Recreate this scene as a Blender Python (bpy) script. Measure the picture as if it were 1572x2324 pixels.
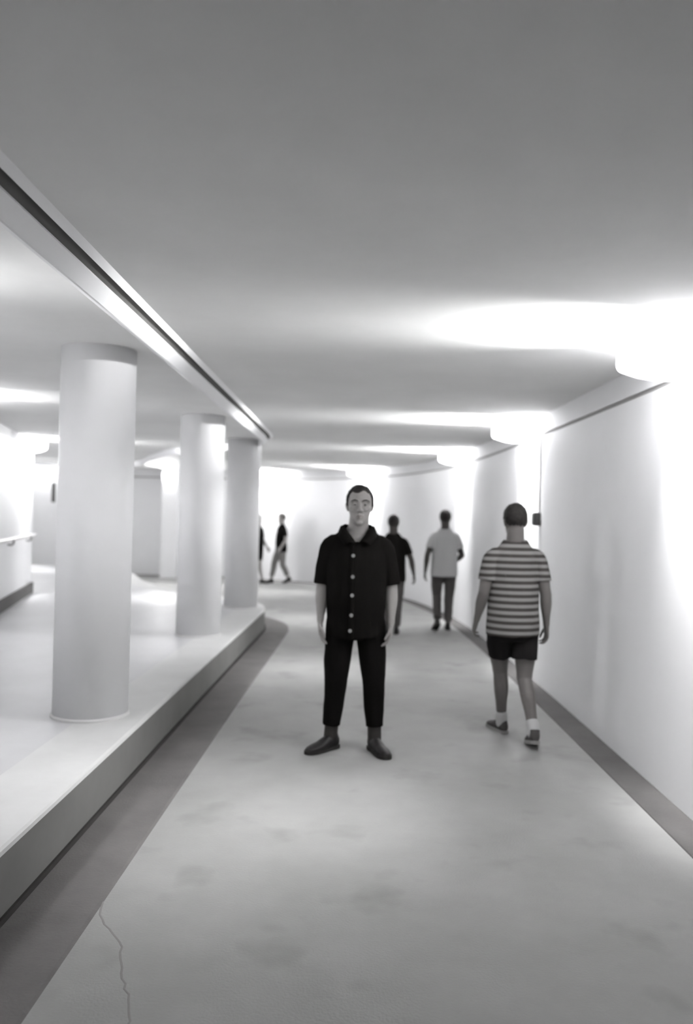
import bpy, bmesh, math, random
from mathutils import Vector, Matrix, noise
random.seed(7)
R = math.radians
scn = bpy.context.scene
for o in list(bpy.data.objects): bpy.data.objects.remove(o)
C = scn.collection

# ---------------------------------------------------------------- camera, world, exposure
EYE = 1.60
cam_d = bpy.data.cameras.new('camera'); cam = bpy.data.objects.new('camera', cam_d); C.objects.link(cam)
cam_d.sensor_fit = 'VERTICAL'; cam_d.sensor_height = 36.0; cam_d.lens = 28.41
cam_d.clip_start = 0.05; cam_d.clip_end = 100
cam.matrix_world = Matrix.Translation((0, 0, EYE)) @ Matrix.Rotation(R(90.25), 4, 'X') @ Matrix.Rotation(R(1.4), 4, 'Z')
cam_d.dof.use_dof = True; cam_d.dof.focus_distance = 3.2; cam_d.dof.aperture_fstop = 1.4
scn.camera = cam

world = bpy.data.worlds.new('world'); scn.world = world; world.use_nodes = True
world.node_tree.nodes['Background'].inputs[0].default_value = (0.9, 0.9, 0.92, 1)
world.node_tree.nodes['Background'].inputs[1].default_value = 0.05
scn.view_settings.view_transform = 'Standard'; scn.view_settings.look = 'None'
scn.view_settings.exposure = 0.45; scn.view_settings.gamma = 1.0
scn.view_settings.use_curve_mapping = False

BEAM = 6.0          # watts of each louvre beam of a wall lamp
GLOW = 13.0          # emission of a lamp's opal glass

# fan of beams of a lamp: elevation in degrees, share of power, place on the lamp
BEAMS = ((48, 1.2, 0.010, 0.060), (27, 2.2, 0.012, 0.050), (10, 2.4, 0.012, 0.035), (-22, 0.4, 0.012, 0.010),
         (-48, 0.8, -0.03, -0.075), (-103, 1.3, -0.18, -0.098))
SPREAD = 44

# ---------------------------------------------------------------- materials
def mat(name, col, rough=0.7, spec=0.3, vary=0.0, scale=4.0, bump=0.0, bscale=60.0, emit=None, dark=None, metal=0.0):
    m = bpy.data.materials.new(name); m.use_nodes = True
    nt = m.node_tree; b = nt.nodes['Principled BSDF']
    b.inputs['Roughness'].default_value = rough
    b.inputs['Specular IOR Level'].default_value = spec
    b.inputs['Metallic'].default_value = metal
    col = (col, col, col) if isinstance(col, float) else col
    b.inputs['Base Color'].default_value = (*col, 1)
    tc = nt.nodes.new('ShaderNodeTexCoord')
    if vary:
        n = nt.nodes.new('ShaderNodeTexNoise'); n.inputs['Scale'].default_value = scale
        n.inputs['Detail'].default_value = 6; n.inputs['Roughness'].default_value = 0.6
        nt.links.new(tc.outputs['Object'], n.inputs['Vector'])
        r = nt.nodes.new('ShaderNodeValToRGB')
        r.color_ramp.elements[0].position = 0.3; r.color_ramp.elements[1].position = 0.7
        r.color_ramp.elements[0].color = (*[c*(1-vary) for c in col], 1)
        r.color_ramp.elements[1].color = (*[min(1, c*(1+vary)) for c in col], 1)
        nt.links.new(n.outputs['Fac'], r.inputs['Fac'])
        out = r.outputs['Color']
        if dark:                       # sparse dark stains with shapes of their own
            n2 = nt.nodes.new('ShaderNodeTexNoise'); n2.inputs['Scale'].default_value = dark[0]
            n2.inputs['Detail'].default_value = 3
            nt.links.new(tc.outputs['Object'], n2.inputs['Vector'])
            r2 = nt.nodes.new('ShaderNodeValToRGB')
            r2.color_ramp.elements[0].position = dark[1]; r2.color_ramp.elements[1].position = dark[2]
            r2.color_ramp.elements[0].color = (1, 1, 1, 1); r2.color_ramp.elements[1].color = (dark[3],)*3 + (1,)
            nt.links.new(n2.outputs['Fac'], r2.inputs['Fac'])
            mx = nt.nodes.new('ShaderNodeMix'); mx.data_type = 'RGBA'; mx.blend_type = 'MULTIPLY'
            mx.inputs[0].default_value = 1
            nt.links.new(out, mx.inputs[6]); nt.links.new(r2.outputs['Color'], mx.inputs[7]); out = mx.outputs[2]
        nt.links.new(out, b.inputs['Base Color'])
    if bump:
        nb = nt.nodes.new('ShaderNodeTexNoise'); nb.inputs['Scale'].default_value = bscale; nb.inputs['Detail'].default_value = 5
        nt.links.new(tc.outputs['Object'], nb.inputs['Vector'])
        bp = nt.nodes.new('ShaderNodeBump'); bp.inputs['Strength'].default_value = bump; bp.inputs['Distance'].default_value = 0.01
        nt.links.new(nb.outputs['Fac'], bp.inputs['Height']); nt.links.new(bp.outputs['Normal'], b.inputs['Normal'])
    if emit:
        b.inputs['Emission Color'].default_value = (0.98, 0.98, 1, 1); b.inputs['Emission Strength'].default_value = emit
    return m

M = {}
M['floor'] = mat('walkway_concrete', (0.31, 0.31, 0.303), 0.62, 0.3, 0.10, 1.6, 0.25, 90, dark=(2.3, 0.58, 0.74, 0.76))
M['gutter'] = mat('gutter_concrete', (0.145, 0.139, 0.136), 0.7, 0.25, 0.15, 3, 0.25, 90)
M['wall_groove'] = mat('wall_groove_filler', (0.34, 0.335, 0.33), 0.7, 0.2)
M['gutter_dark'] = mat('dark_gutter_concrete', (0.10, 0.096, 0.094), 0.7, 0.25, 0.15, 3, 0.25, 90)  # darker tone of gutter concrete, for the right wall
M['joint'] = mat('shadow_gap_dark', (0.03, 0.028, 0.027), 0.8, 0.2)  # near-black colour painted in as the shadow gap under the kerb
M['crack'] = mat('floor_crack', (0.24, 0.235, 0.23), 0.8, 0.2)
M['platform'] = mat('polished_platform', (0.52, 0.52, 0.53), 0.42, 0.3, 0.05, 2.0, 0.06, 25)
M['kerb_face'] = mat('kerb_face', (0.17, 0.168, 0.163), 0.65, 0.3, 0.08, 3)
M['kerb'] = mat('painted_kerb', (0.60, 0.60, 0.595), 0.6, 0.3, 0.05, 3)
M['wall'] = mat('painted_wall', (0.90, 0.90, 0.91), 0.55, 0.3, 0.02, 1.2, 0.05, 40)
M['ceiling'] = mat('painted_ceiling', (0.88, 0.88, 0.875), 0.8, 0.2, 0.05, 0.9, 0.05, 50)
M['column'] = mat('painted_column', (0.84, 0.84, 0.85), 0.5, 0.3, 0.02, 2, 0.04, 40)
M['trim'] = mat('painted_trim', (0.88, 0.88, 0.89), 0.5, 0.3)
M['groove'] = mat('groove_shade_fill', (0.10, 0.098, 0.095), 0.7, 0.2)  # shade of the ceiling band's recess, put into a dark fill colour
M['opal'] = mat('opal_glass_lit', (0.9, 0.9, 0.9), 0.3, 0.4, emit=GLOW)
M['opal_end'] = mat('opal_end_lit', (0.9, 0.9, 0.9), 0.3, 0.4, emit=GLOW*0.45)
M['lampmetal'] = mat('lamp_metal', (0.55, 0.55, 0.55), 0.4, 0.5)
M['darkmetal'] = mat('dark_metal', (0.06, 0.06, 0.06), 0.45, 0.5)
M['steel'] = mat('rail_steel', (0.62, 0.62, 0.62), 0.3, 0.5, metal=0.6)
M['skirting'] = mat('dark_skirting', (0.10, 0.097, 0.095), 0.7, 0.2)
M['skin'] = mat('skin_light', (0.31, 0.297, 0.288), 0.5, 0.35, 0.05, 14)
M['skin_mid'] = mat('skin_tan', (0.15, 0.14, 0.134), 0.5, 0.35, 0.05, 14)
M['skin_dark'] = mat('skin_deep', (0.045, 0.04, 0.037), 0.5, 0.35)
M['hair'] = mat('dark_hair', (0.018, 0.016, 0.015), 0.55, 0.3, 0.3, 60, 0.6, 220)
M['hair_grey'] = mat('greying_hair', (0.12, 0.115, 0.11), 0.6, 0.3, 0.3, 60, 0.6, 220)
M['black_cloth'] = mat('black_cloth', (0.006, 0.0055, 0.005), 0.9, 0.05)
M['black_trousers'] = mat('black_trousers', (0.005, 0.0045, 0.0042), 0.9, 0.05)
M['black_shorts'] = mat('black_shorts', (0.012, 0.011, 0.011), 0.9, 0.1)
M['white_cloth'] = mat('white_cloth', (0.50, 0.50, 0.50), 0.85, 0.1)
M['grey_cloth'] = mat('grey_cloth', (0.085, 0.08, 0.078), 0.9, 0.1)
M['midgrey_cloth'] = mat('midgrey_cloth', (0.20, 0.195, 0.19), 0.9, 0.1)
M['shoe'] = mat('dark_shoe', (0.012, 0.011, 0.011), 0.5, 0.3)
M['shoe_mid'] = mat('grey_shoe', (0.06, 0.056, 0.055), 0.6, 0.3)
M['sole'] = mat('shoe_sole', (0.025, 0.024, 0.023), 0.7, 0.2)
M['sole_pale'] = mat('pale_sole', (0.30, 0.295, 0.29), 0.7, 0.2)
M['sock'] = mat('dark_sock', (0.05, 0.047, 0.045), 0.9, 0.1)
M['button'] = mat('pale_button', (0.33, 0.33, 0.33), 0.3, 0.5)
M['eyewhite'] = mat('eye_white', (0.22, 0.22, 0.22), 0.2, 0.5)
M['iris'] = mat('iris', (0.02, 0.02, 0.02), 0.2, 0.5)
M['lips'] = mat('lips', (0.27, 0.245, 0.235), 0.5, 0.3)

def stripe_mat():
    m = bpy.data.materials.new('striped_knit'); m.use_nodes = True
    nt = m.node_tree; b = nt.nodes['Principled BSDF']; b.inputs['Roughness'].default_value = 0.9
    b.inputs['Specular IOR Level'].default_value = 0.1
    tc = nt.nodes.new('ShaderNodeTexCoord'); sp = nt.nodes.new('ShaderNodeSeparateXYZ')
    nt.links.new(tc.outputs['Object'], sp.inputs[0])
    d = nt.nodes.new('ShaderNodeMath'); d.operation = 'DIVIDE'; d.inputs[1].default_value = 0.0475
    f = nt.nodes.new('ShaderNodeMath'); f.operation = 'FRACT'
    r = nt.nodes.new('ShaderNodeValToRGB'); e = r.color_ramp.elements
    e[0].position = 0.0; e[0].color = (0.055, 0.05, 0.048, 1)
    e[1].position = 0.44; e[1].color = (0.055, 0.05, 0.048, 1)
    k = e.new(0.50); k.color = (0.27, 0.265, 0.26, 1)
    k = e.new(0.94); k.color = (0.27, 0.265, 0.26, 1)
    k = e.new(1.0); k.color = (0.055, 0.05, 0.048, 1)
    nt.links.new(sp.outputs['Z'], d.inputs[0]); nt.links.new(d.outputs[0], f.inputs[0])
    nt.links.new(f.outputs[0], r.inputs['Fac']); nt.links.new(r.outputs['Color'], b.inputs['Base Color'])
    return m
M['striped'] = stripe_mat()

# ---------------------------------------------------------------- helpers
def link_mesh(name, verts, faces, m, parent=None, smooth=False):
    me = bpy.data.meshes.new(name); me.from_pydata([tuple(v) for v in verts], [], faces); me.update()
    if m: me.materials.append(M[m])
    o = bpy.data.objects.new(name, me); C.objects.link(o)
    if parent: o.parent = parent
    if smooth: me.polygons.foreach_set('use_smooth', [True]*len(me.polygons))
    return o
def bm_obj(name, bm, m, parent=None, smooth=False):
    bmesh.ops.recalc_face_normals(bm, faces=bm.faces)
    me = bpy.data.meshes.new(name); bm.to_mesh(me); bm.free()
    if m: me.materials.append(M[m])
    o = bpy.data.objects.new(name, me); C.objects.link(o)
    if parent: o.parent = parent
    if smooth: me.polygons.foreach_set('use_smooth', [True]*len(me.polygons))
    return o
def tag(o, label=None, cat=None, group=None, kind=None):
    if label: o['label'] = label
    if cat: o['category'] = cat
    if group: o['group'] = group
    if kind: o['kind'] = kind
    return o
def struct(o, label, cat):
    return tag(o, label, cat, kind='structure')
def empty(name, loc=(0, 0, 0), rz=0.0):
    o = bpy.data.objects.new(name, None); C.objects.link(o); o.location = loc; o.rotation_euler = (0, 0, rz)
    o.empty_display_size = 0.2
    return o
def catmull(pts, n=8):
    P = [Vector(p) for p in pts]; P = [P[0]*2-P[1]] + P + [P[-1]*2-P[-2]]
    out = []
    for i in range(1, len(P)-2):
        for k in range(n):
            t = k/n; a, b, c, d = P[i-1], P[i], P[i+1], P[i+2]
            out.append(0.5*((2*b) + (c-a)*t + (2*a-5*b+4*c-d)*t*t + (3*b-a-3*c+d)*t**3))
    out.append(P[-2]); return out
def normals2d(path):                       # unit normals on the LEFT of the walking direction
    N = []
    for i in range(len(path)):
        a = path[max(0, i-1)]; b = path[min(len(path)-1, i+1)]
        t = (b-a).normalized(); N.append(Vector((-t.y, t.x)))
    return N
def extrude_profile(name, path, prof, m, parent=None, closed=True, smooth=False):
    """prof: (offset to the left of the path, z); swept along the plan path."""
    N = normals2d(path); V = []; F = []; k = len(prof)
    for p, n in zip(path, N):
        for (off, z) in prof: V.append((p.x+n.x*off, p.y+n.y*off, z))
    L = len(path); rng = range(k) if closed else range(k-1)
    for i in range(L-1):
        for j in rng:
            j2 = (j+1) % k
            F.append((i*k+j, (i+1)*k+j, (i+1)*k+j2, i*k+j2))
    if closed:
        F.append(tuple(range(k))); F.append(tuple((L-1)*k+j for j in reversed(range(k))))
    o = link_mesh(name, V, F, m, parent, smooth)
    bm = bmesh.new(); bm.from_mesh(o.data); bmesh.ops.recalc_face_normals(bm, faces=bm.faces); bm.to_mesh(o.data); bm.free()
    return o
def box_bm(bm, x0, x1, y0, y1, z0, z1, bevel=0.0):
    r = bmesh.ops.create_cube(bm, size=1)
    for v in r['verts']:
        v.co = Vector(((x0+x1)/2+v.co.x*(x1-x0), (y0+y1)/2+v.co.y*(y1-y0), (z0+z1)/2+v.co.z*(z1-z0)))
    if bevel:
        ed = list({e for v in r['verts'] for e in v.link_edges})
        bmesh.ops.bevel(bm, geom=ed, offset=bevel, segments=3, affect='EDGES', profile=0.5)
def box(name, dims, m, parent=None, bevel=0.0):
    bm = bmesh.new(); box_bm(bm, *dims, bevel); return bm_obj(name, bm, m, parent)

# ---------------------------------------------------------------- the setting
CEIL = 2.63; PLAT = 0.28
right_path = catmull([(1.9, -5, 0), (1.9, 0, 0), (1.9, 4, 0), (1.9, 8.5, 0), (1.86, 11, 0), (1.72, 13.2, 0), (1.32, 15.4, 0), (0.62, 17.3, 0),
                      (-0.4, 18.7, 0), (-1.8, 19.6, 0), (-3.3, 20.0, 0), (-5, 20.2, 0), (-8, 20.3, 0), (-12.5, 20.3, 0)], 8)
right_path = [Vector((p.x, p.y)) for p in right_path]
# the long right wall and the end wall are one curved surface, split where it bends
def wall_sweep(name, path, m='wall'):
    prof = [(0, -0.02), (0, 2.425), (-0.035, 2.425), (-0.035, 2.455), (0, 2.455), (0, CEIL+0.02), (-0.18, CEIL+0.02), (-0.18, -0.02)]
    return extrude_profile(name, path, prof, m)
isplit = min(range(len(right_path)), key=lambda i: (right_path[i]-Vector((0.62, 17.3))).length)
w = wall_sweep('wall_right', right_path[:isplit+1]); struct(w, 'long white painted wall carrying the row of lamps', 'wall')
g = extrude_profile('groove_strip', right_path[:isplit+1], [(-0.012, 2.426), (-0.012, 2.454), (-0.034, 2.454), (-0.034, 2.426)], 'wall_groove', w)
w2 = wall_sweep('wall_back', right_path[isplit:]); struct(w2, 'white end wall that curves away behind the columns', 'wall')
g = extrude_profile('groove_strip', right_path[isplit:], [(-0.012, 2.426), (-0.012, 2.454), (-0.034, 2.454), (-0.034, 2.426)], 'wall_groove', w2)
# floor and ceiling slabs
fl = box('floor', (-13, 2.3, -5.2, 20.9, -0.15, 0.0), 'floor'); struct(fl, 'worn grey concrete walkway floor', 'floor')
ce = box('ceiling', (-13, 2.3, -5.2, 20.9, CEIL, CEIL+0.15), 'ceiling'); struct(ce, 'flat grey painted ceiling', 'ceiling')
wf = box('wall_front', (-13, 2.3, -5.35, -5.2, -0.1, CEIL+0.1), 'wall'); struct(wf, 'plain painted cross wall closing the passage', 'wall')
# gutter along the right wall
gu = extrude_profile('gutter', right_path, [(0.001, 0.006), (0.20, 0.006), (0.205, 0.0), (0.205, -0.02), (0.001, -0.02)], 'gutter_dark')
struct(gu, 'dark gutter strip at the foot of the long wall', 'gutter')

kerb_pts = [(-1.47, -5.1), (-1.36, 0), (-1.29, 3.14), (-1.20, 7), (-1.10, 10.5), (-1.10, 11.2), (-1.20, 11.8), (-1.5, 12.35), (-2.0, 12.9), (-2.96, 13.87),
            (-3.8, 15.3), (-4.48, 17.0), (-5.4, 18.1), (-7.5, 18.8), (-11, 19.0), (-12.9, 19.0)]
kerb_path = [Vector((p.x, p.y)) for p in catmull([(x, y, 0) for x, y in kerb_pts], 8)]
# platform slab with a rounded arris
kn = normals2d(kerb_path)
def off(path, d): return [p+n*d for p, n in zip(path, normals2d(path))]
top = off(kerb_path, 0.40)
V = [(p.x, p.y, PLAT) for p in top] + [(-12.9, -5.1, PLAT)]
Vb = [(x, y, 0.0) for x, y, z in V]
n = len(V)
F = [tuple(range(n)), tuple(reversed(range(n, 2*n)))] + [(i, (i+1) % n, n+(i+1) % n, n+i) for i in range(n)]
pl = link_mesh('platform', V+Vb, F, 'platform')
bm = bmesh.new(); bm.from_mesh(pl.data); bmesh.ops.triangulate(bm, faces=[f for f in bm.faces if len(f.verts) > 4]); bmesh.ops.recalc_face_normals(bm, faces=bm.faces); bm.to_mesh(pl.data); bm.free()
struct(pl, 'polished pale raised platform floor behind the kerb', 'platform')
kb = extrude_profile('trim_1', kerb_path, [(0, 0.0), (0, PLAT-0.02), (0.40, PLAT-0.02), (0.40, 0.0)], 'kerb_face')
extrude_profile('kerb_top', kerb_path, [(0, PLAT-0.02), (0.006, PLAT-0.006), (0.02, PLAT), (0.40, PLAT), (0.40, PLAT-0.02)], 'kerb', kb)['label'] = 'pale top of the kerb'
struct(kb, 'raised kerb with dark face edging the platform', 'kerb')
jt = extrude_profile('base_shadow_gap', kerb_path, [(0.002, 0.0), (0.002, 0.022), (-0.012, 0.022), (-0.022, 0.0)], 'joint', kb)  # strip whose dark colour stands in for the gap's shadow line
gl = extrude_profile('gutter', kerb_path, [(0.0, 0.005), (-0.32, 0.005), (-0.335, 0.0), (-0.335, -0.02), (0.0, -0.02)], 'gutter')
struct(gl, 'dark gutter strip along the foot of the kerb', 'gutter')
# thin wandering crack in the floor
cp = catmull([(-0.98, 3.5, 0), (-0.93, 3.2, 0), (-0.80, 3.0, 0), (-0.74, 2.8, 0), (-0.66, 2.62, 0), (-0.63, 2.45, 0), (-0.60, 2.2, 0)], 6)
cp = [Vector((p.x+random.uniform(-.006, .006), p.y)) for p in cp]
ck = extrude_profile('floor_crack', cp, [(0.004, 0.0), (0.002, 0.0012), (-0.002, 0.0012), (-0.004, 0.0)], 'crack', fl)

# downstand beam curving along the platform edge
fas_pts = [(-1.06, -5.1), (-1.03, 0), (-1.02, 3), (-1.00, 7), (-0.985, 9.6), (-0.985, 10.4), (-1.04, 11.0), (-1.25, 11.6), (-1.7, 12.2), (-2.7, 13.3), (-3.5, 15.0),
           (-4.2, 16.8), (-5.2, 17.8), (-7.5, 18.4), (-11, 18.6), (-12.9, 18.6)]
fas = [Vector((p.x, p.y)) for p in catmull([(x, y, 0) for x, y in fas_pts], 8)]
# a sloping band: bright lip, dark groove, wide bright face, then a short return up to the ceiling
def bev(t, d=0.0):                     # t along the slope, d into the band
    return (0.125*t+d*0.62, CEIL-0.10*t+d*0.78)
prof = [(0, CEIL+0.01), bev(0.0), bev(0.23), bev(0.26, 0.045), bev(0.48, 0.045), bev(0.51), bev(0.97), (0.130, CEIL-0.099), (0.150, CEIL-0.095), (0.155, CEIL+0.01)]
fb = extrude_profile('trim_2', fas, prof, 'trim'); struct(fb, 'pale sloping ceiling band with a dark groove, curving above the kerb', 'trim')
extrude_profile('groove_strip', fas, [bev(0.245, 0.020), bev(0.495, 0.020), bev(0.48, 0.044), bev(0.26, 0.044)], 'groove', fb)

# short left wall with dark skirting, then a jog
A = Vector((-1.3, -5.1)); 
lw = [(-2.2, -5.1), (-2.2, 1.2), (-4.266, 9.92), (-4.92, 12.68), (-6.6, 13.0), (-9.8, 20.25)]
lw_path = [Vector(p) for p in lw]
# walk from far to near so that the room lies on the left hand side
def poly_wall(name, pts, m, z0, z1, thick):
    V = []; F = []
    P = [Vector(p) for p in pts]
    def n_at(i):
        ns = []
        if i > 0: t = (P[i]-P[i-1]).normalized(); ns.append(Vector((-t.y, t.x)))
        if i < len(P)-1: t = (P[i+1]-P[i]).normalized(); ns.append(Vector((-t.y, t.x)))
        s = sum(ns, Vector((0, 0))).normalized(); c = max(0.35, s.dot(ns[0])); return s/c
    for i, p in enumerate(P):
        q = p+n_at(i)*thick
        V += [(p.x, p.y, z0), (p.x, p.y, z1), (q.x, q.y, z1), (q.x, q.y, z0)]
    for i in range(len(P)-1):
        for j in range(4): F.append((4*i+j, 4*i+(j+1) % 4, 4*i+4+(j+1) % 4, 4*i+4+j))
    F += [(0, 3, 2, 1), tuple(4*(len(P)-1)+j for j in range(4))]
    o = link_mesh(name, V, F, m)
    bm = bmesh.new(); bm.from_mesh(o.data); bmesh.ops.recalc_face_normals(bm, faces=bm.faces); bm.to_mesh(o.data); bm.free()
    return o
wl = poly_wall('wall_left', lw, 'wall', PLAT-0.02, CEIL+0.02, 0.2); struct(wl, 'white side wall beyond the columns with a handrail', 'wall')
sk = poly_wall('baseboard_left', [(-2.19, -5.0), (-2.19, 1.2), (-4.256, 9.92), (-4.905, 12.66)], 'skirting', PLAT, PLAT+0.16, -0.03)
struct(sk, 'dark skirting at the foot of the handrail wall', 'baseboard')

# ---------------------------------------------------------------- columns
def column(x, y, label, r=0.235):
    root = empty('column', (x, y, PLAT))
    bm = bmesh.new(); seg = 64; rings = [(0.0, r), (CEIL-PLAT+0.002, r)]
    prev = None
    for (z, rr) in rings:
        ring = [bm.verts.new((rr*math.cos(2*math.pi*i/seg), rr*math.sin(2*math.pi*i/seg), z)) for i in range(seg)]
        if prev:
            for i in range(seg): bm.faces.new((prev[i], prev[(i+1) % seg], ring[(i+1) % seg], ring[i]))
        else: bm.faces.new(list(reversed(ring)))
        prev = ring
    bm.faces.new(prev)
    sh = bm_obj('shaft', bm, 'column', root)
    for p in sh.data.polygons: p.use_smooth = len(p.vertices) == 4
    bm = bmesh.new()
    prev = None
    for (z, rr) in [(0.0, r-0.02), (0.0, r+0.012), (0.012, r+0.012), (0.02, r+0.002), (0.02, r-0.02)]:
        ring = [bm.verts.new((rr*math.cos(2*math.pi*i/seg), rr*math.sin(2*math.pi*i/seg), z)) for i in range(seg)]
        if prev:
            for i in range(seg): bm.faces.new((prev[i], prev[(i+1) % seg], ring[(i+1) % seg], ring[i]))
        prev = ring
    bm_obj('base_ring', bm, 'kerb', root)
    return tag(root, label, 'column', 'round columns along the kerb')
column(-1.62, 5.22, 'round white column at the end of the row away from the bend of the kerb')
column(-1.565, 8.70, 'middle one of the three round white columns along the kerb')
column(-1.455, 11.35, 'round white column standing where the kerb bends away')

# ---------------------------------------------------------------- wall lamps
def lamp(x, y, nx, ny, label, zc=2.53, length=0.94, depth=0.32, power=1.0, group='glowing wall lamps'):
    """x, y: point on the wall; n: wall normal into the room."""
    nv = Vector((nx, ny)).normalized(); rz = math.atan2(nv.y, nv.x)-math.pi/2    # local +Y = into the room
    root = empty('wall_lamp', (x, y, zc), rz); h = 0.085; L = length/2
    def shell(grow):                                    # flat top, short front, belly sloping back to the wall
        pr = [(0.0, h+grow)]
        for k in range(6): t = math.pi/2*(1-k/5); pr.append((depth-0.03+grow+0.03*math.cos(t), h-0.03+grow+0.03*math.sin(t)))
        for k in range(6): t = -k/5*R(62); pr.append((depth-0.05+grow+0.05*math.cos(t), 0.0+0.05*math.sin(t)))
        for k in range(5): t = k/4; pr.append((depth*0.62*(1-t)+depth*0.30*t, -0.074*(1-t)-(h+grow)*t))
        pr.append((0.0, -h-grow)); return pr
    def slab(name, x0, x1, pr, m):
        bm = bmesh.new(); k = len(pr)
        ra = [bm.verts.new((x0, p[0], p[1])) for p in pr]; rb = [bm.verts.new((x1, p[0], p[1])) for p in pr]
        for i in range(k): bm.faces.new((ra[i], ra[(i+1) % k], rb[(i+1) % k], rb[i]))
        bm.faces.new(ra); bm.faces.new(list(reversed(rb)))
        return bm_obj(name, bm, m, root)
    box('back_plate', (-L*0.92, L*0.92, -0.004, 0.0, -h*0.9, h*0.9), 'lampmetal', root)
    slab('diffuser', -L+0.03, L-0.03, shell(-0.008), 'opal')
    for q in (-1, 1):                                   # end plates standing a little proud of the glass
        x0, x1 = sorted((q*(L-0.03), q*L)); slab('end_plate', x0, x1, shell(0.004), 'opal_end')
    # louvred beams: a fan in the plane square to the wall
    for (el, wt, py, pz) in BEAMS:
        ld = bpy.data.lights.new('lamp_beam', 'AREA'); ld.shape = 'RECTANGLE'; ld.size = length-0.12; ld.size_y = 0.05
        ld.energy = BEAM*wt*power; ld.spread = R(SPREAD); ld.color = (1, 1, 1)
        lo = bpy.data.objects.new('lamp_beam', ld); C.objects.link(lo); lo.parent = root
        d = Vector((0, math.cos(R(el)), math.sin(R(el))))
        xa = Vector((1, 0, 0)); za = -d; ya = za.cross(xa)
        lo.matrix_local = Matrix.Translation((0, depth+py, pz)) @ Matrix((xa, ya, za)).transposed().to_4x4()
    return tag(root, label, 'lamp', group)
def wall_point(i_target):
    i = min(range(len(right_path)), key=lambda i: (right_path[i]-Vector(i_target)).length)
    n = normals2d(right_path)[i]; return right_path[i].x, right_path[i].y, n.x, n.y
def straight(Y): return 1.9, Y, -1.0, 0.0
lamp(*straight(4.32), 'big glowing wall lamp on the straight right wall, next before the one with a conduit')
lamp(*straight(8.42), 'glowing wall lamp with a thin conduit and dark box below it')
lamp(*wall_point((1.78, 12.4)), 'glowing wall lamp above the person in the white shirt')
lamp(*wall_point((0.55, 17.4)), 'glowing wall lamp on the bend between long wall and end wall')
lamp(*wall_point((-1.85, 19.6)), 'glowing wall lamp on the end wall above the two distant walkers', power=1.1)
pier = box('trim_3', (-4.42, -4.05, 19.3, 20.35, 0.0, CEIL+0.01), 'wall', None, 0.01); struct(pier, 'white pier standing out from the end wall', 'pier')
lamp(-4.235, 19.3, 0, -1, 'small glowing lamp on the front of the pier at the end wall', power=0.9, length=0.3, depth=0.14, zc=2.42)
lamp(*wall_point((-7.5, 20.3)), 'small glowing lamp on the end wall by the hanging dark sign', power=1.1, length=0.7, depth=0.16)
def lw_point(Y):
    t = (Y-1.2)/(12.68-1.2); return -2.2+(-4.92+2.2)*t, Y
for Yl, pw, lb in ((11.9, 0.8, 'glowing wall lamp on the left wall above the end of the handrail'), (7.3, 0.12, 'glowing wall lamp over the middle of the handrail'), (3.3, 0.3, 'glowing wall lamp over the start of the handrail')):
    lx, ly = lw_point(Yl); lamp(lx, ly, 8.72, 2.06, lb, depth=0.24, length=0.8, power=pw)
lamp(-8.1, 16.4, 7.25, 3.2, 'glowing lamp on the set-back part of the left wall')

# ---------------------------------------------------------------- small fittings
# conduit and box on the right wall
cb = empty('wall_box', (1.9, 7.95, 1.62), math.pi/2)         # local +Y faces the walkway
box('housing', (-0.05, 0.05, 0.0, 0.06, -0.075, 0.055), 'darkmetal', cb, 0.006)
box('lid', (-0.042, 0.042, 0.06, 0.072, -0.065, 0.045), 'darkmetal', cb, 0.004)
box('conduit', (-0.009, 0.009, 0.0, 0.016, 0.055, 0.81), 'lampmetal', cb, 0.003)
tag(cb, 'small dark box with a thin conduit on the long right wall', 'box')
# dark projecting sign on the end wall
sg = empty('hanging_sign', (-7.22, 19.9, 2.0))
box('panel', (-0.045, 0.045, -0.025, 0.025, -0.25, 0.22), 'darkmetal', sg, 0.005)
box('bracket', (-0.012, 0.012, -0.012, 0.40, 0.22, 0.245), 'lampmetal', sg)
box('hanger', (-0.01, 0.01, -0.01, 0.01, 0.245, CEIL-2.0), 'lampmetal', sg)
tag(sg, 'narrow dark sign hanging from the ceiling by the end wall', 'sign')

def tube_mesh(name, pts, r, m, parent=None, seg=16):
    cu = bpy.data.curves.new(name, 'CURVE'); cu.dimensions = '3D'; sp = cu.splines.new('POLY'); sp.points.add(len(pts)-1)
    for p, q in zip(sp.points, pts): p.co = (*q, 1)
    cu.bevel_depth = r; cu.bevel_resolution = 4; cu.use_fill_caps = True
    t = bpy.data.objects.new(name, cu); C.objects.link(t)
    bpy.context.view_layer.update()
    me = bpy.data.meshes.new_from_object(t.evaluated_get(bpy.context.evaluated_depsgraph_get()))
    bpy.data.objects.remove(t); me.materials.clear(); me.materials.append(M[m])
    me.polygons.foreach_set('use_smooth', [True]*len(me.polygons))
    o = bpy.data.objects.new(name, me); C.objects.link(o)
    if parent: o.parent = parent
    return o
# handrail on the left wall
hr = empty('handrail', (0, 0, 0)); wd = Vector((-2.72, 11.48)).normalized(); wn = Vector((wd.y, -wd.x))
def hp(Y, d, z):
    x, y = lw_point(Y); return (x+wn.x*d, y+wn.y*d, z)
tube_mesh('rail', [hp(3.0, 0.075, 1.19), hp(12.3, 0.075, 1.19), hp(12.52, 0.07, 1.185), hp(12.6, 0.045, 1.18), hp(12.62, 0.0, 1.18)], 0.024, 'steel', hr)
for Yb in (4.0, 6.5, 9.0, 10.6, 12.1):
    tube_mesh('bracket', [hp(Yb, 0.0, 1.11), hp(Yb, 0.045, 1.105), hp(Yb, 0.07, 1.125), hp(Yb, 0.075, 1.175)], 0.012, 'darkmetal', hr)
tag(hr, 'round metal handrail on brackets along the left wall', 'handrail')

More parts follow.
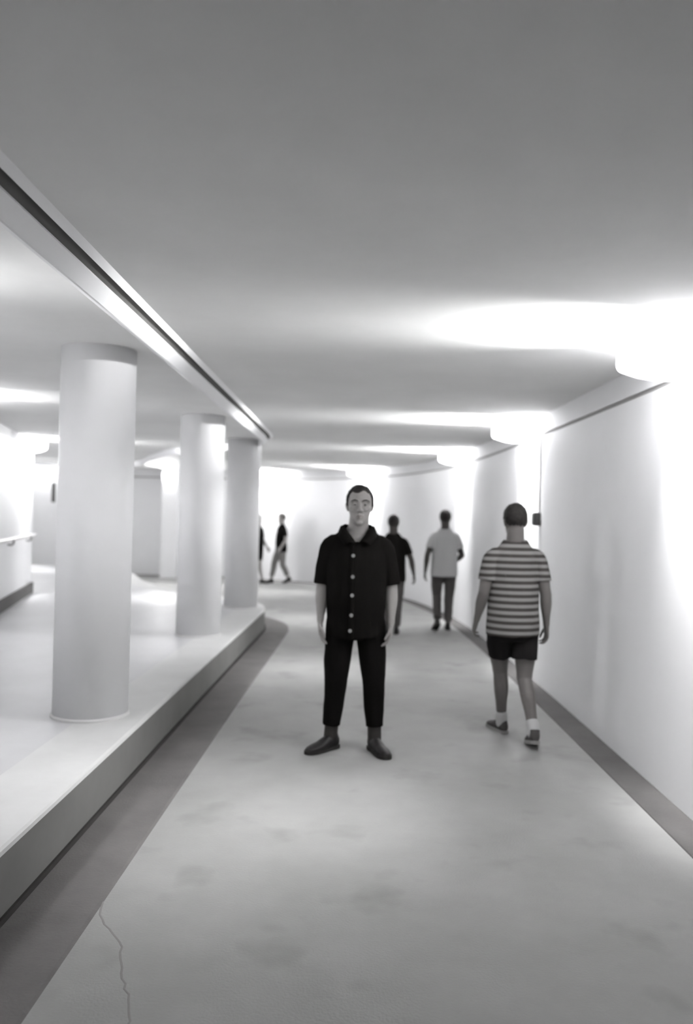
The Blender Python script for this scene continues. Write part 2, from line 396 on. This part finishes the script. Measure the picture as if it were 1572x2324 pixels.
# ---------------------------------------------------------------- people
def V3(*a): return Vector(a)
class Blob:
    """closed overlapping lofts, fused into one surface by a voxel remesh"""
    def __init__(s): s.V = []; s.F = []
    def rings(s, rings, seg=20):
        base = len(s.V); k = len(rings)
        for (c, u, v, a, b) in rings:
            for i in range(seg):
                t = 2*math.pi*i/seg
                s.V.append(c + u*(a*math.cos(t)) + v*(b*math.sin(t)))
        for j in range(k-1):
            for i in range(seg):
                s.F.append((base+j*seg+i, base+j*seg+(i+1) % seg, base+(j+1)*seg+(i+1) % seg, base+(j+1)*seg+i))
        s.F.append(tuple(base+i for i in reversed(range(seg)))); s.F.append(tuple(base+(k-1)*seg+i for i in range(seg)))
    def limb(s, pts, rad, side=V3(1, 0, 0), flat=1.0, rnd=(True, True), seg=20, n=5):
        P = [Vector(p) for p in pts]
        rr = [(r if isinstance(r, tuple) else (r, r*flat)) for r in rad]
        Q = catmull(P, n) if len(P) > 2 else [P[0].lerp(P[1], t/n) for t in range(n+1)]
        def rat(i):
            f = i/n; j = min(int(f), len(rr)-2); t = f-j; t = t*t*(3-2*t)
            return (rr[j][0]*(1-t)+rr[j+1][0]*t, rr[j][1]*(1-t)+rr[j+1][1]*t)
        out = []
        for i, q in enumerate(Q):
            t = (Q[min(i+1, len(Q)-1)]-Q[max(i-1, 0)]).normalized()
            u = (side-t*side.dot(t)).normalized(); v = t.cross(u); a, b = rat(i)
            out.append([q, u, v, a, b, t])
        res = []
        if rnd[0]:
            q, u, v, a, b, t = out[0]
            for ang in (80, 55, 28): res.append((q-t*min(a, b)*math.sin(R(ang)), u, v, a*math.cos(R(ang)), b*math.cos(R(ang))))
        res += [tuple(o[:5]) for o in out]
        if rnd[1]:
            q, u, v, a, b, t = out[-1]
            for ang in (28, 55, 80): res.append((q+t*min(a, b)*math.sin(R(ang)), u, v, a*math.cos(R(ang)), b*math.cos(R(ang))))
        s.rings(res, seg)
    def torso(s, secs, n=4, seg=36, rnd=(False, False), xs=0.0):
        P = catmull([(z, a, b) for (z, a, b, cy) in secs], n); Y = catmull([(cy, 0, 0) for (z, a, b, cy) in secs], n)
        s.rings([(V3(xs, y.x, p.x), V3(1, 0, 0), V3(0, 1, 0), p.y, p.z) for p, y in zip(P, Y)], seg)
    def ball(s, c, r, seg=20):
        c = Vector(c); rg = []
        for k in range(1, 12):
            a = -math.pi/2+math.pi*k/12
            rg.append((c+V3(0, 0, r[2]*math.sin(a)), V3(1, 0, 0), V3(0, 1, 0), r[0]*math.cos(a), r[1]*math.cos(a)))
        s.rings(rg, seg)
    def build(s, name, m, parent, vox, S=1.0, smooth=3, fold=0.0, fscale=9.0, cut=None, flatten=None):
        me = bpy.data.meshes.new(name); me.from_pydata([tuple(v) for v in s.V], [], s.F); me.update()
        bm = bmesh.new(); bm.from_mesh(me); bmesh.ops.recalc_face_normals(bm, faces=bm.faces); bm.to_mesh(me); bm.free()
        t = bpy.data.objects.new('tmp', me); C.objects.link(t)
        md = t.modifiers.new('r', 'REMESH'); md.mode = 'VOXEL'; md.voxel_size = vox
        if smooth: ms = t.modifiers.new('s', 'SMOOTH'); ms.factor = 0.5; ms.iterations = smooth
        bpy.context.view_layer.update()
        out = bpy.data.meshes.new_from_object(t.evaluated_get(bpy.context.evaluated_depsgraph_get()))
        bpy.data.objects.remove(t); bpy.data.meshes.remove(me)
        if fold:
            nn = [v.normal.copy() for v in out.vertices]
            for v, q in zip(out.vertices, nn):
                c = v.co; k = noise.noise(V3(c.x*fscale, c.y*fscale, c.z*fscale*0.55))+0.5*noise.noise(V3(c.x*fscale*2.3+5, c.y*fscale*2.3, c.z*fscale*1.1))
                v.co = c+q*(fold*k)
        if flatten is not None:
            for v in out.vertices:
                if v.co.z < flatten: v.co.z = flatten
        if cut:
            bm = bmesh.new(); bm.from_mesh(out)
            bmesh.ops.delete(bm, geom=[f for f in bm.faces if cut(f.calc_center_median())], context='FACES')
            bm.to_mesh(out); bm.free()
        if S != 1.0:
            for v in out.vertices: v.co *= S
        out.materials.clear(); out.materials.append(M[m])
        out.polygons.foreach_set('use_smooth', [True]*len(out.polygons)); out.update(); out.name = name
        o = bpy.data.objects.new(name, out); C.objects.link(o); o.parent = parent
        return o

def hand(b, W, d, f, m, curl=1.0):
    """W wrist, d along the hand, f towards the thumb side, m palm-ward"""
    d = d.normalized(); f = (f-d*f.dot(d)).normalized(); m = (m-d*m.dot(d)-f*m.dot(f)).normalized()
    b.limb([W-d*0.03, W+d*0.02, W+d*0.055, W+d*0.092], [(0.027, 0.022), (0.033, 0.019), (0.041, 0.016), (0.040, 0.013)], f, n=3, seg=16)
    for (o, ln, r) in ((0.032, 0.074, 0.0085), (0.0108, 0.083, 0.0088), (-0.0108, 0.077, 0.0085), (-0.0315, 0.060, 0.0075)):
        p = W+d*(0.088 if abs(o) < 0.02 else 0.082)+f*o; pts = [p-d*0.015, p]; a = 0
        for seg_l, da in ((0.45, 14), (0.30, 24), (0.25, 22)):
            a += R(da*curl); p = p+(d*math.cos(a)+m*math.sin(a)+f*(o*0.8))*ln*seg_l; pts.append(p)
        b.limb(pts, [r, r, r, r*0.93, r*0.8], f, n=3, seg=10)
    p = W+d*0.028+f*0.026; q1 = p+(d*0.7+f*0.65+m*0.25).normalized()*0.040; q2 = q1+(d*0.9+f*0.25+m*0.35).normalized()*0.032; q3 = q2+(d*0.95+f*0.02+m*0.4).normalized()*0.025
    b.limb([p-d*0.01, p, q1, q2, q3], [0.013, 0.0135, 0.0105, 0.0095, 0.0078], f, n=3, seg=10)

def head(b, hz, yaw=0.0, cx=0.0, cy=0.0, detail=True, hs=(1.0, 1.0, 1.0)):
    """hz: height of the crown; head 0.25 tall, facing -Y"""
    rot = Matrix.Rotation(yaw, 3, 'Z'); O = V3(cx, cy, hz)
    def T(x, y, z): return O+rot @ V3(x*hs[0], y*hs[1], z*hs[2])
    X = rot @ V3(1, 0, 0); Y = rot @ V3(0, 1, 0)
    rg = []
    for (z, a, yf, yb) in ((-0.003, 0.020, -0.02, 0.04), (-0.012, 0.044, -0.050, 0.068), (-0.030, 0.062, -0.074, 0.088), (-0.055, 0.072, -0.087, 0.100), (-0.085, 0.0755, -0.093, 0.104),
                           (-0.112, 0.074, -0.094, 0.102), (-0.135, 0.071, -0.090, 0.095), (-0.160, 0.067, -0.089, 0.082), (-0.185, 0.061, -0.088, 0.062), (-0.208, 0.053, -0.088, 0.040),
                           (-0.228, 0.041, -0.086, 0.015), (-0.243, 0.026, -0.080, -0.010), (-0.250, 0.012, -0.070, -0.03)):
        rg.append((T(0, (yf+yb)/2, z), X, Y, a*hs[0], (yb-yf)/2*hs[1]))
    b.rings(list(reversed(rg)), 32)
    if detail:
        b.limb([T(0, -0.088, -0.108), T(0, -0.101, -0.135), T(0, -0.110, -0.156)], [0.008, 0.0105, 0.0135], X, n=4, seg=12)     # nose
        for s in (-1, 1):
            b.ball(T(s*0.0125, -0.099, -0.160), (0.009, 0.011, 0.008), 12)
            b.limb([T(s*0.012, -0.091, -0.100), T(s*0.035, -0.090, -0.096), T(s*0.058, -0.072, -0.103)], [0.0075, 0.009, 0.007], V3(0, 0, 1), n=4, seg=10)     # brow
            b.limb([T(s*0.030, -0.072, -0.152), T(s*0.050, -0.056, -0.144)], [0.0165, 0.016], V3(0, 0, 1), n=2, seg=10)            # cheekbone
            b.limb([T(s*0.074, 0.012, -0.105), T(s*0.083, 0.018, -0.118), T(s*0.080, 0.014, -0.140), T(s*0.073, 0.008, -0.160)], [(0.006, 0.013), (0.007, 0.017), (0.007, 0.014), (0.006, 0.008)], X, n=3, seg=12)
        b.limb([T(-0.022, -0.086, -0.190), T(0, -0.093, -0.188), T(0.022, -0.086, -0.190)], [0.005, 0.0068, 0.005], V3(0, 0, 1), n=4, seg=10)
        b.limb([T(-0.019, -0.085, -0.200), T(0, -0.092, -0.201), T(0.019, -0.085, -0.200)], [0.005, 0.0072, 0.005], V3(0, 0, 1), n=4, seg=10)
        b.ball(T(0, -0.080, -0.235), (0.020, 0.014, 0.014), 14)
    return T

def hair_cap(name, T, m, parent, S, front=-0.035, nape=-0.17, thick=0.010, fringe=0.008):
    """short hair as a lumpy shell over the skull; front: hairline height on the forehead (from crown)"""
    bm = bmesh.new(); bmesh.ops.create_uvsphere(bm, u_segments=128, v_segments=96, radius=1.0)
    keep = []
    for v in bm.verts:
        d = v.co.normalized(); x = d.x*(0.0755+thick); y = 0.005+d.y*(0.098+thick); z = -0.092+d.z*(0.090+thick)
        if z < -0.10: y *= 1.0-0.9*max(0, (-0.10-z))
        k = noise.noise(V3(x*55, y*55, z*55))*0.0035+noise.noise(V3(x*130, y*130, z*130))*0.0018
        p = V3(x, y, z)+d*k
        yy = y/(0.098+thick)                     # -1 face, +1 back of the head
        lim = front if yy < -0.45 else (front+(nape-front)*min(1, max(0, (yy+0.45)/0.75))**0.8)
        lim += fringe*math.sin(x*70)*(1 if yy < -0.3 else 0)
        v.tag = z < lim
        v.co = T(*p)
    bmesh.ops.delete(bm, geom=[f for f in bm.faces if all(v.tag for v in f.verts)], context='FACES')
    bmesh.ops.solidify(bm, geom=list(bm.faces), thickness=0.012)
    for v in bm.verts: v.co *= S
    return bm_obj(name, bm, m, parent, True)

def shoe(root, ank, yaw, S, m='shoe', sole='sole', pitch=0.0, size=1.0):
    """ank: ankle joint (x, y, z) above a flat sole; toe points to -Y turned by yaw; pitch lifts the heel"""
    b = Blob(); X = V3(1, 0, 0); zt = V3(0, 0, 1); L = size
    def sec(y, z, a, h): return (V3(0, y*L, z), X, zt, a, h)
    b.rings([sec(0.068, 0.050, 0.012, 0.022), sec(0.062, 0.052, 0.028, 0.040), sec(0.040, 0.056, 0.036, 0.048), sec(0.0, 0.060, 0.039, 0.052), sec(-0.05, 0.050, 0.041, 0.043), sec(-0.10, 0.038, 0.047, 0.031),
             sec(-0.15, 0.032, 0.048, 0.026), sec(-0.185, 0.028, 0.041, 0.021), sec(-0.205, 0.025, 0.028, 0.015), sec(-0.213, 0.024, 0.010, 0.008)], 24)
    b.limb([(0, 0.012, 0.06), (0, 0.014, 0.105)], [(0.041, 0.05), (0.040, 0.046)], X, n=3, rnd=(True, False))
    o = b.build('shoe', m, root, 0.005, 1.0, 3, flatten=0.018)
    bm = bmesh.new(); ol = []
    for (y, a) in ((0.072, 0.016), (0.062, 0.032), (0.03, 0.040), (-0.03, 0.040), (-0.09, 0.047), (-0.15, 0.051), (-0.19, 0.043), (-0.212, 0.027), (-0.220, 0.010)): ol.append((y, a))
    loop = [(a, y) for y, a in ol]+[(-a, y) for y, a in reversed(ol)]
    lo = [bm.verts.new((x, y*L, 0.0)) for x, y in loop]; hi = [bm.verts.new((x, y*L, 0.024)) for x, y in loop]
    for i in range(len(loop)): bm.faces.new((lo[i], lo[(i+1) % len(loop)], hi[(i+1) % len(loop)], hi[i]))
    bm.faces.new(lo); bm.faces.new(hi)
    so = bm_obj('sole', bm, sole, o)
    A = Vector(ank)
    piv = Matrix.Translation((0, -0.15, 0)) @ Matrix.Rotation(pitch, 4, 'X') @ Matrix.Translation((0, 0.15, 0))
    T = Matrix.Scale(S, 4) @ Matrix.Translation((A.x, A.y, 0.0)) @ Matrix.Rotation(yaw, 4, 'Z') @ piv
    o.data.transform(T); so.data.transform(T)
    return o

def make_person(label, loc, rz, S, J, skin='skin', hairm='hair', vox=0.006, cvox=0.007, girth=1.0, top=None, legs=None, shoes=None, face=False, group=None, hair=True, headyaw=0.0, headshift=(0, 0), hsize=(1.05, 1.05, 1.06)):
    root = empty('person', loc, rz); g = girth
    sgn = {'R': -1, 'L': 1}; flat = dict(J['ankle']); J = dict(J); J['ankle'] = dict(flat)
    for q, p in J.get('pitch', {}).items():              # raise the ankle with the heel
        x, y, z = flat[q]; yy = 0.15*math.cos(p)-0.10*math.sin(p); zz = 0.15*math.sin(p)+0.10*math.cos(p)
        J['ankle'][q] = (x, y-0.15+yy, zz)
    b = Blob()
    sec = [(0.78, 0.12, 0.09, 0.01), (0.86, 0.165*g, 0.115*g, 0.015), (0.97, 0.162*g, 0.115*g, 0.008), (1.10, 0.158*g, 0.115*g, -0.005), (1.25, 0.172*g, 0.115*g, 0.0), (1.36, 0.172*g, 0.100*g, 0.008),
           (1.43, 0.150*g, 0.080, 0.016), (1.475, 0.102, 0.066, 0.020), (1.52, 0.066, 0.058, 0.02)]
    b.torso(sec)
    hx, hy = headshift
    b.limb([(0, 0.024, 1.42), (hx*0.4, 0.018+hy*0.3, 1.50), (hx, 0.022+hy, 1.60)], [0.074, 0.066*g**.5, 0.062*g**.5], n=4)
    T = head(b, 1.795, headyaw, hx, hy, face, hsize)
    for s in 'RL':
        k = sgn[s]; sh = V3(k*0.155*g, 0.012, 1.388); el = Vector(J['elbow'][s]); wr = Vector(J['wrist'][s])
        mid = sh.lerp(el, 0.5)+V3(k*0.006, 0, 0)
        b.limb([(k*0.09*g, 0.012, 1.40), sh, mid, el], [0.050, 0.052*g, 0.048*g, 0.041*g**.5], V3(0, 1, 0), n=4)
        b.limb([el, el.lerp(wr, 0.3), wr], [0.041*g**.5, 0.042*g**.5, (0.030, 0.024)], V3(0, 1, 0), n=4)
        hd = Vector(J.get('hand', {}).get(s, (wr-el))).normalized()
        hand(b, wr, hd, V3(0, -1, 0), V3(-k, 0, 0), J.get('curl', 1.0))
        hp_ = Vector(J['hip'][s]); kn = Vector(J['knee'][s]); an = Vector(J['ankle'][s])
        kf = V3(0, -0.012, 0)
        b.limb([hp_, hp_.lerp(kn, 0.5)+V3(k*0.008, -0.012, 0), kn+kf*0.3], [0.090*g, 0.076*g, 0.056*g**.5], n=4)
        b.limb([kn, kn.lerp(an, 0.32)+V3(0, 0.016, 0), kn.lerp(an, 0.7)+V3(0, 0.006, 0), an], [0.054*g**.5, 0.055*g**.5, 0.043, 0.035], n=4)
        pt = J.get('pitch', {}).get(s, 0.0); fd = Matrix.Rotation(J['toe'][s], 3, 'Z') @ V3(0, -math.cos(pt), -math.sin(pt))
        b.limb([an+V3(0, 0, -0.01), an+fd*0.05+V3(0, 0, -0.035), an+fd*0.13+V3(0, 0, -0.055)], [(0.03, 0.03), (0.026, 0.020), (0.024, 0.010)], V3(1, 0, 0), n=3)
    body = b.build('body', skin, root, vox, S, 3)
    if hair: hair_cap('hair', T, hairm, root, S, **(hair if isinstance(hair, dict) else {}))
    if face:
        for s in (-1, 1):
            bm = bmesh.new(); bmesh.ops.create_uvsphere(bm, u_segments=20, v_segments=14, radius=0.0118, matrix=Matrix.Translation(T(s*0.031, -0.0785, -0.120)))
            for v in bm.verts: v.co *= S
            e = bm_obj('eye', bm, 'eyewhite', root, True)
            bm = bmesh.new(); bmesh.ops.create_uvsphere(bm, u_segments=16, v_segments=10, radius=0.0060, matrix=Matrix.Translation(T(s*0.031, -0.0848, -0.1205)))
            for v in bm.verts: v.co *= S
            bm_obj('iris', bm, 'iris', e, True)
            ec = T(s*0.031, -0.0785, -0.120)                # lids closing over the eyeball
            bm = bmesh.new(); bmesh.ops.create_uvsphere(bm, u_segments=36, v_segments=28, radius=0.0132, matrix=Matrix.Translation(ec))
            bmesh.ops.delete(bm, geom=[f for f in bm.faces if -0.0052 < f.calc_center_median().z-ec.z < 0.0016], context='FACES')
            for v in bm.verts: v.co *= S
            lid = bm_obj('eyelid', bm, skin, root, True)
            bb = Blob(); bb.limb([T(s*0.013, -0.0985, -0.0985), T(s*0.034, -0.0985, -0.0925), T(s*0.056, -0.083, -0.100)], [0.0028, 0.0048, 0.0028], V3(0, 0, 1), n=5, seg=10, flat=0.8)
            bb.build('eyebrow', hairm, root, 0.002, S, 1)
        bb = Blob(); bb.limb([T(-0.023, -0.0885, -0.1935), T(-0.008, -0.0965, -0.190), T(0, -0.0965, -0.1915), T(0.008, -0.0965, -0.190), T(0.023, -0.0885, -0.1935)], [0.002, 0.005, 0.0045, 0.005, 0.002], V3(0, 0, 1), n=4, seg=10, flat=0.7)
        bb.limb([T(-0.019, -0.0885, -0.1985), T(0, -0.0965, -0.203), T(0.019, -0.0885, -0.1985)], [0.002, 0.006, 0.002], V3(0, 0, 1), n=5, seg=10, flat=0.7)
        bb.build('lips', 'lips', root, 0.002, S, 1)
    # upper garment
    if top:
        c = Blob(); c.torso(top['sec'])
        for s in 'RL':
            k = sgn[s]; sh = V3(k*0.157*g, 0.012, 1.390); el = Vector(J['elbow'][s]); wr = Vector(J['wrist'][s]); t = top.get('sleeve', 0.8)
            r0, r1, r2 = top.get('srad', (0.078, 0.072, 0.068))
            if t <= 1.0:
                e2 = sh.lerp(el, t)
                c.limb([(k*0.08*g, 0.012, 1.405), sh, sh.lerp(e2, 0.5)+V3(k*0.008, 0, 0), e2], [r0*0.9, r0, r1, r2], V3(0, 1, 0), n=4, rnd=(True, False))
            else:
                c.limb([(k*0.08*g, 0.012, 1.405), sh, sh.lerp(el, 0.5)+V3(k*0.008, 0, 0), el], [r0*0.9, r0, r1, r2], V3(0, 1, 0), n=4)
                c.limb([el, el.lerp(wr, 0.5), el.lerp(wr, 0.96)], [r2, r2*0.85, r2*0.62], V3(0, 1, 0), n=4, rnd=(True, False))
        c.build(top.get('name', 'shirt'), top['mat'], root, cvox, S, 3, top.get('fold', 0.006), cut=top.get('cut'))
    if legs:
        c = Blob(); gl = legs.get('g', 1.0)
        c.torso(legs.get('sec', [(0.76, 0.135*gl, 0.105*gl, 0.012), (0.82, 0.175*gl, 0.125*gl, 0.014), (0.88, 0.178*gl, 0.128*gl, 0.012), (0.94, 0.165*gl, 0.115*gl, 0.006), (0.96, 0.160*gl, 0.11*gl, 0.006)]))
        for s in 'RL':
            k = sgn[s]; hp_ = Vector(J['hip'][s]); kn = Vector(J['knee'][s]); an = Vector(J['ankle'][s]); ra = legs['rad']
            if legs.get('short'):
                e2 = hp_.lerp(kn, legs['short'])
                c.limb([hp_+V3(0, 0, 0.02), hp_.lerp(e2, 0.5)+V3(k*0.006, -0.008, 0), e2], [ra[0], ra[1], ra[2]], n=5, rnd=(True, False))
            else:
                end = kn.lerp(an, legs.get('cuff', 0.86))
                c.limb([hp_+V3(0, 0, 0.02), hp_.lerp(kn, 0.5)+V3(k*0.006, -0.010, 0), kn], [ra[0], ra[1], ra[2]], n=5)
                c.limb([kn, kn.lerp(end, 0.5)+V3(0, 0.010, 0), end], [ra[2], ra[3], ra[4]], n=5, rnd=(True, False))
        c.build(legs.get('name', 'trousers'), legs['mat'], root, cvox, S, 3, legs.get('fold', 0.005))
    if shoes:
        for s in 'RL':
            shoe(root, flat[s], J['toe'][s], S, shoes.get('mat', 'shoe'), shoes.get('sole', 'sole'), J.get('pitch', {}).get(s, 0.0))
            if shoes.get('sock'):
                an = Vector(J['ankle'][s]); kn = Vector(J['knee'][s]); up = (kn-an).normalized()
                c = Blob(); c.limb([an+V3(0, 0.012, -0.025), an+V3(0, 0.006, 0)+up*shoes.get('sockh', 0.05)], [0.047, 0.047], n=3); c.build('sock', shoes['sock'], root, 0.006, S, 2)
    tag(root, label, 'person', group)
    return root, T

# --- person in the black shirt, standing
J = dict(elbow={'R': (-0.228, 0.02, 1.105), 'L': (0.238, 0.02, 1.11)}, wrist={'R': (-0.236, -0.045, 0.885), 'L': (0.240, -0.05, 0.875)},
         hand={'R': (0.03, -0.08, -1), 'L': (-0.12, -0.10, -1)},
         hip={'R': (-0.092, 0.01, 0.86), 'L': (0.095, 0.01, 0.86)}, knee={'R': (-0.122, -0.005, 0.45), 'L': (0.135, -0.005, 0.45)},
         ankle={'R': (-0.150, 0.04, 0.10), 'L': (0.150, 0.02, 0.10)}, toe={'R': R(-46), 'L': R(22)})
def vneck(c):
    if c.z > 1.495 and (c.x**2+(c.y-0.015)**2) < 0.097**2: return True
    return c.y < 0 and c.z > 1.420 and abs(c.x) < 0.016+(c.z-1.420)*0.86
shirt_sec = [(0.775, 0.186, 0.142, 0.0), (0.85, 0.192, 0.150, 0.0), (0.97, 0.200, 0.155, -0.005), (1.08, 0.205, 0.155, -0.008), (1.20, 0.208, 0.146, -0.006), (1.30, 0.209, 0.134, 0.0), (1.375, 0.203, 0.116, 0.008),
             (1.43, 0.180, 0.102, 0.013), (1.47, 0.140, 0.090, 0.017), (1.505, 0.106, 0.083, 0.02), (1.535, 0.090, 0.078, 0.02)]
P1, T1 = make_person('person in an open-necked black shirt and black trousers standing still, arms hanging', (0.078, 5.50, 0), 0, 1.005, J, 'skin', 'hair', 0.0042, 0.006, 1.12,
            top=dict(sec=shirt_sec, mat='black_cloth', sleeve=0.93, srad=(0.064, 0.062, 0.064), cut=vneck, fold=0.007),
            legs=dict(mat='black_trousers', rad=(0.106, 0.094, 0.074, 0.070, 0.060), cuff=0.80, g=1.04, fold=0.005),
            shoes=dict(mat='shoe', sole='sole', sock='sock', sockh=0.13), face=True, headshift=(0.012, -0.01), hsize=(1.10, 1.06, 1.06), hair=dict(front=-0.036, nape=-0.165))
for s in (-1, 1):                                                       # collar leaves
    inn = catmull([(0, 0.102, 1.530), (s*0.060, 0.086, 1.538), (s*0.090, 0.022, 1.540), (s*0.074, -0.050, 1.510), (s*0.012, -0.122, 1.426)], 5)
    out = catmull([(0, 0.128, 1.482), (s*0.076, 0.108, 1.488), (s*0.132, 0.025, 1.486), (s*0.124, -0.074, 1.452), (s*0.088, -0.130, 1.404)], 5)
    bm = bmesh.new(); a = [bm.verts.new(p) for p in inn]; c = [bm.verts.new(p) for p in out]
    mdl = [bm.verts.new((p+q)/2+V3(0, 0, 0.014)+((p+q)/2-V3(0, 0.01, (p.z+q.z)/2)).normalized()*0.006) for p, q in zip(inn, out)]
    for i in range(len(a)-1):
        bm.faces.new((a[i], a[i+1], mdl[i+1], mdl[i])); bm.faces.new((mdl[i], mdl[i+1], c[i+1], c[i]))
    bmesh.ops.recalc_face_normals(bm, faces=bm.faces); bmesh.ops.solidify(bm, geom=list(bm.faces), thickness=0.004)
    bm_obj('collar', bm, 'black_cloth', P1, True)
def front_y(z):
    z0 = shirt_sec
    for i in range(len(z0)-1):
        if z0[i][0] <= z <= z0[i+1][0]:
            t = (z-z0[i][0])/(z0[i+1][0]-z0[i][0]); return (z0[i][3]-z0[i][2])*(1-t)+(z0[i+1][3]-z0[i+1][2])*t
    return -0.14
bm = bmesh.new(); rows = []
for i in range(31):
    z = 0.782+(1.400-0.782)*i/30; y = front_y(z)-0.008
    rows.append([bm.verts.new((x-0.028, y+dy, z)) for x, dy in ((-0.018, 0.012), (-0.016, 0.0), (0.016, 0.0), (0.018, 0.012))])
for r0, r1 in zip(rows, rows[1:]):
    for j in range(3): bm.faces.new((r0[j], r0[j+1], r1[j+1], r1[j]))
bm_obj('placket', bm, 'black_cloth', P1, True)
for z, x in ((1.334, -0.026), (1.196, -0.026), (1.074, -0.028), (0.942, -0.030), (0.838, -0.036)):
    bm = bmesh.new(); y = front_y(z)-0.012
    bmesh.ops.create_cone(bm, cap_ends=True, segments=24, radius1=0.0125, radius2=0.0105, depth=0.006, matrix=Matrix.Translation((x, y, z)) @ Matrix.Rotation(R(90), 4, 'X'))
    bo = bm_obj('button', bm, 'button', P1); bo['label'] = 'pale round shirt button'
# --- walkers seen from behind (built facing -Y, turned round)
tee = [(0.80, 0.202, 0.152, 0.010), (0.90, 0.202, 0.152, 0.010), (1.05, 0.196, 0.146, 0.002), (1.20, 0.194, 0.134, 0.0), (1.30, 0.190, 0.120, 0.006), (1.38, 0.180, 0.106, 0.012), (1.43, 0.157, 0.092, 0.016), (1.48, 0.118, 0.082, 0.018), (1.525, 0.086, 0.077, 0.020)]
def neckcut(c): return c.z > 1.508 and (c.x**2+(c.y-0.02)**2) < 0.079**2
J2 = dict(elbow={'R': (-0.235, 0.05, 1.12), 'L': (0.235, 0.03, 1.12)}, wrist={'R': (-0.255, 0.02, 0.88), 'L': (0.262, -0.07, 0.90)}, curl=1.4,
          hip={'R': (-0.09, 0.01, 0.86), 'L': (0.09, 0.01, 0.86)}, knee={'R': (-0.095, 0.02, 0.47), 'L': (0.05, -0.14, 0.50)},
          ankle={'R': (-0.115, 0.235, 0.105), 'L': (0.005, -0.235, 0.10)}, toe={'R': R(-8), 'L': R(12)}, pitch={'R': R(14)})
make_person('person in a striped t-shirt and black shorts walking away beside the long wall', (1.225, 5.87, 0), math.pi+R(4), 0.955, J2, 'skin_mid', 'hair', 0.0052, 0.007, 1.06,
            top=dict(sec=tee, mat='striped', sleeve=0.66, srad=(0.064, 0.064, 0.066), cut=neckcut, name='t_shirt'),
            legs=dict(mat='black_shorts', rad=(0.106, 0.100, 0.096), short=0.62, name='shorts'), shoes=dict(mat='shoe_mid', sole='sole_pale', sock='white_cloth'), hair=dict(front=-0.045, nape=-0.20), face=True)
J3 = dict(elbow={'R': (-0.262, 0.0, 1.12), 'L': (0.262, 0.05, 1.12)}, wrist={'R': (-0.20, -0.16, 1.02), 'L': (0.285, 0.03, 0.87)}, curl=1.4,
          hip={'R': (-0.09, 0.01, 0.86), 'L': (0.09, 0.01, 0.86)}, knee={'R': (-0.085, -0.04, 0.47), 'L': (0.09, -0.10, 0.49)},
          ankle={'R': (-0.07, 0.02, 0.10), 'L': (0.10, 0.22, 0.16)}, toe={'R': R(-6), 'L': R(10)}, pitch={'L': R(28)})
make_person('person in a white shirt and dark trousers walking away along the wall', (1.42, 11.6, 0), math.pi, 0.955, J3, 'skin_dark', 'hair', 0.007, 0.008, 1.0,
            top=dict(sec=tee, mat='white_cloth', sleeve=0.62, srad=(0.064, 0.064, 0.066), cut=neckcut, name='t_shirt'),
            legs=dict(mat='grey_cloth', rad=(0.102, 0.088, 0.070, 0.066, 0.060), cuff=0.93), shoes=dict(mat='shoe'), hair=dict(front=-0.05, nape=-0.205))
J4 = dict(elbow={'R': (-0.275, 0.03, 1.13), 'L': (0.262, 0.03, 1.12)}, wrist={'R': (-0.325, -0.03, 0.90), 'L': (0.28, -0.03, 0.87)}, curl=1.4,
          hip={'R': (-0.09, 0.01, 0.86), 'L': (0.09, 0.01, 0.86)}, knee={'R': (-0.09, -0.03, 0.47), 'L': (0.09, -0.08, 0.49)},
          ankle={'R': (-0.08, -0.05, 0.10), 'L': (0.09, 0.20, 0.14)}, toe={'R': R(-6), 'L': R(8)}, pitch={'L': R(22)})
make_person('person in dark t-shirt and dark trousers half hidden behind the one in the open-necked shirt', (0.645, 11.0, 0), math.pi, 0.905, J4, 'skin_dark', 'hair', 0.007, 0.008, 1.0,
            top=dict(sec=tee, mat='black_cloth', sleeve=0.70, srad=(0.062, 0.060, 0.060), cut=neckcut, name='t_shirt'),
            legs=dict(mat='grey_cloth', rad=(0.102, 0.088, 0.070, 0.066, 0.060), cuff=0.93), shoes=dict(mat='shoe'), hair=dict(front=-0.05, nape=-0.205))
# --- the two distant walkers by the end wall, coming round the bend
J5 = dict(elbow={'R': (-0.25, 0.06, 1.12), 'L': (0.25, 0.02, 1.12)}, wrist={'R': (-0.25, 0.04, 0.88), 'L': (0.25, -0.12, 0.92)}, curl=1.3,
          hip={'R': (-0.085, 0.01, 0.86), 'L': (0.085, 0.01, 0.86)}, knee={'R': (-0.08, -0.14, 0.50), 'L': (0.08, 0.02, 0.47)},
          ankle={'R': (-0.075, -0.22, 0.10), 'L': (0.075, 0.23, 0.14)}, toe={'R': 0.0, 'L': 0.0}, pitch={'L': R(20)})
slim = [(z, a*0.92, b*0.92, c) for z, a, b, c in tee]
make_person('person in a black top and grey trousers walking past under the end wall lamp', (-1.50, 18.75, 0), R(-60), 0.90, J5, 'skin', 'hair_grey', 0.008, 0.009, 0.95,
            top=dict(sec=slim, mat='black_cloth', sleeve=0.7, srad=(0.060, 0.058, 0.058), cut=neckcut, name='t_shirt'),
            legs=dict(mat='midgrey_cloth', rad=(0.100, 0.090, 0.076, 0.072, 0.066), cuff=0.80), shoes=dict(mat='shoe'), hair=dict(front=-0.05, nape=-0.19))
make_person('person in black top and shorts walking by the end wall, half behind a column', (-2.03, 18.7, 0), R(60), 0.88, J5, 'skin', 'hair_grey', 0.008, 0.009, 0.95,
            top=dict(sec=slim, mat='black_cloth', sleeve=0.7, srad=(0.060, 0.058, 0.058), cut=neckcut, name='t_shirt'),
            legs=dict(mat='black_shorts', rad=(0.104, 0.098, 0.094), short=0.75, name='shorts'), shoes=dict(mat='shoe'), hair=dict(front=-0.05, nape=-0.19))
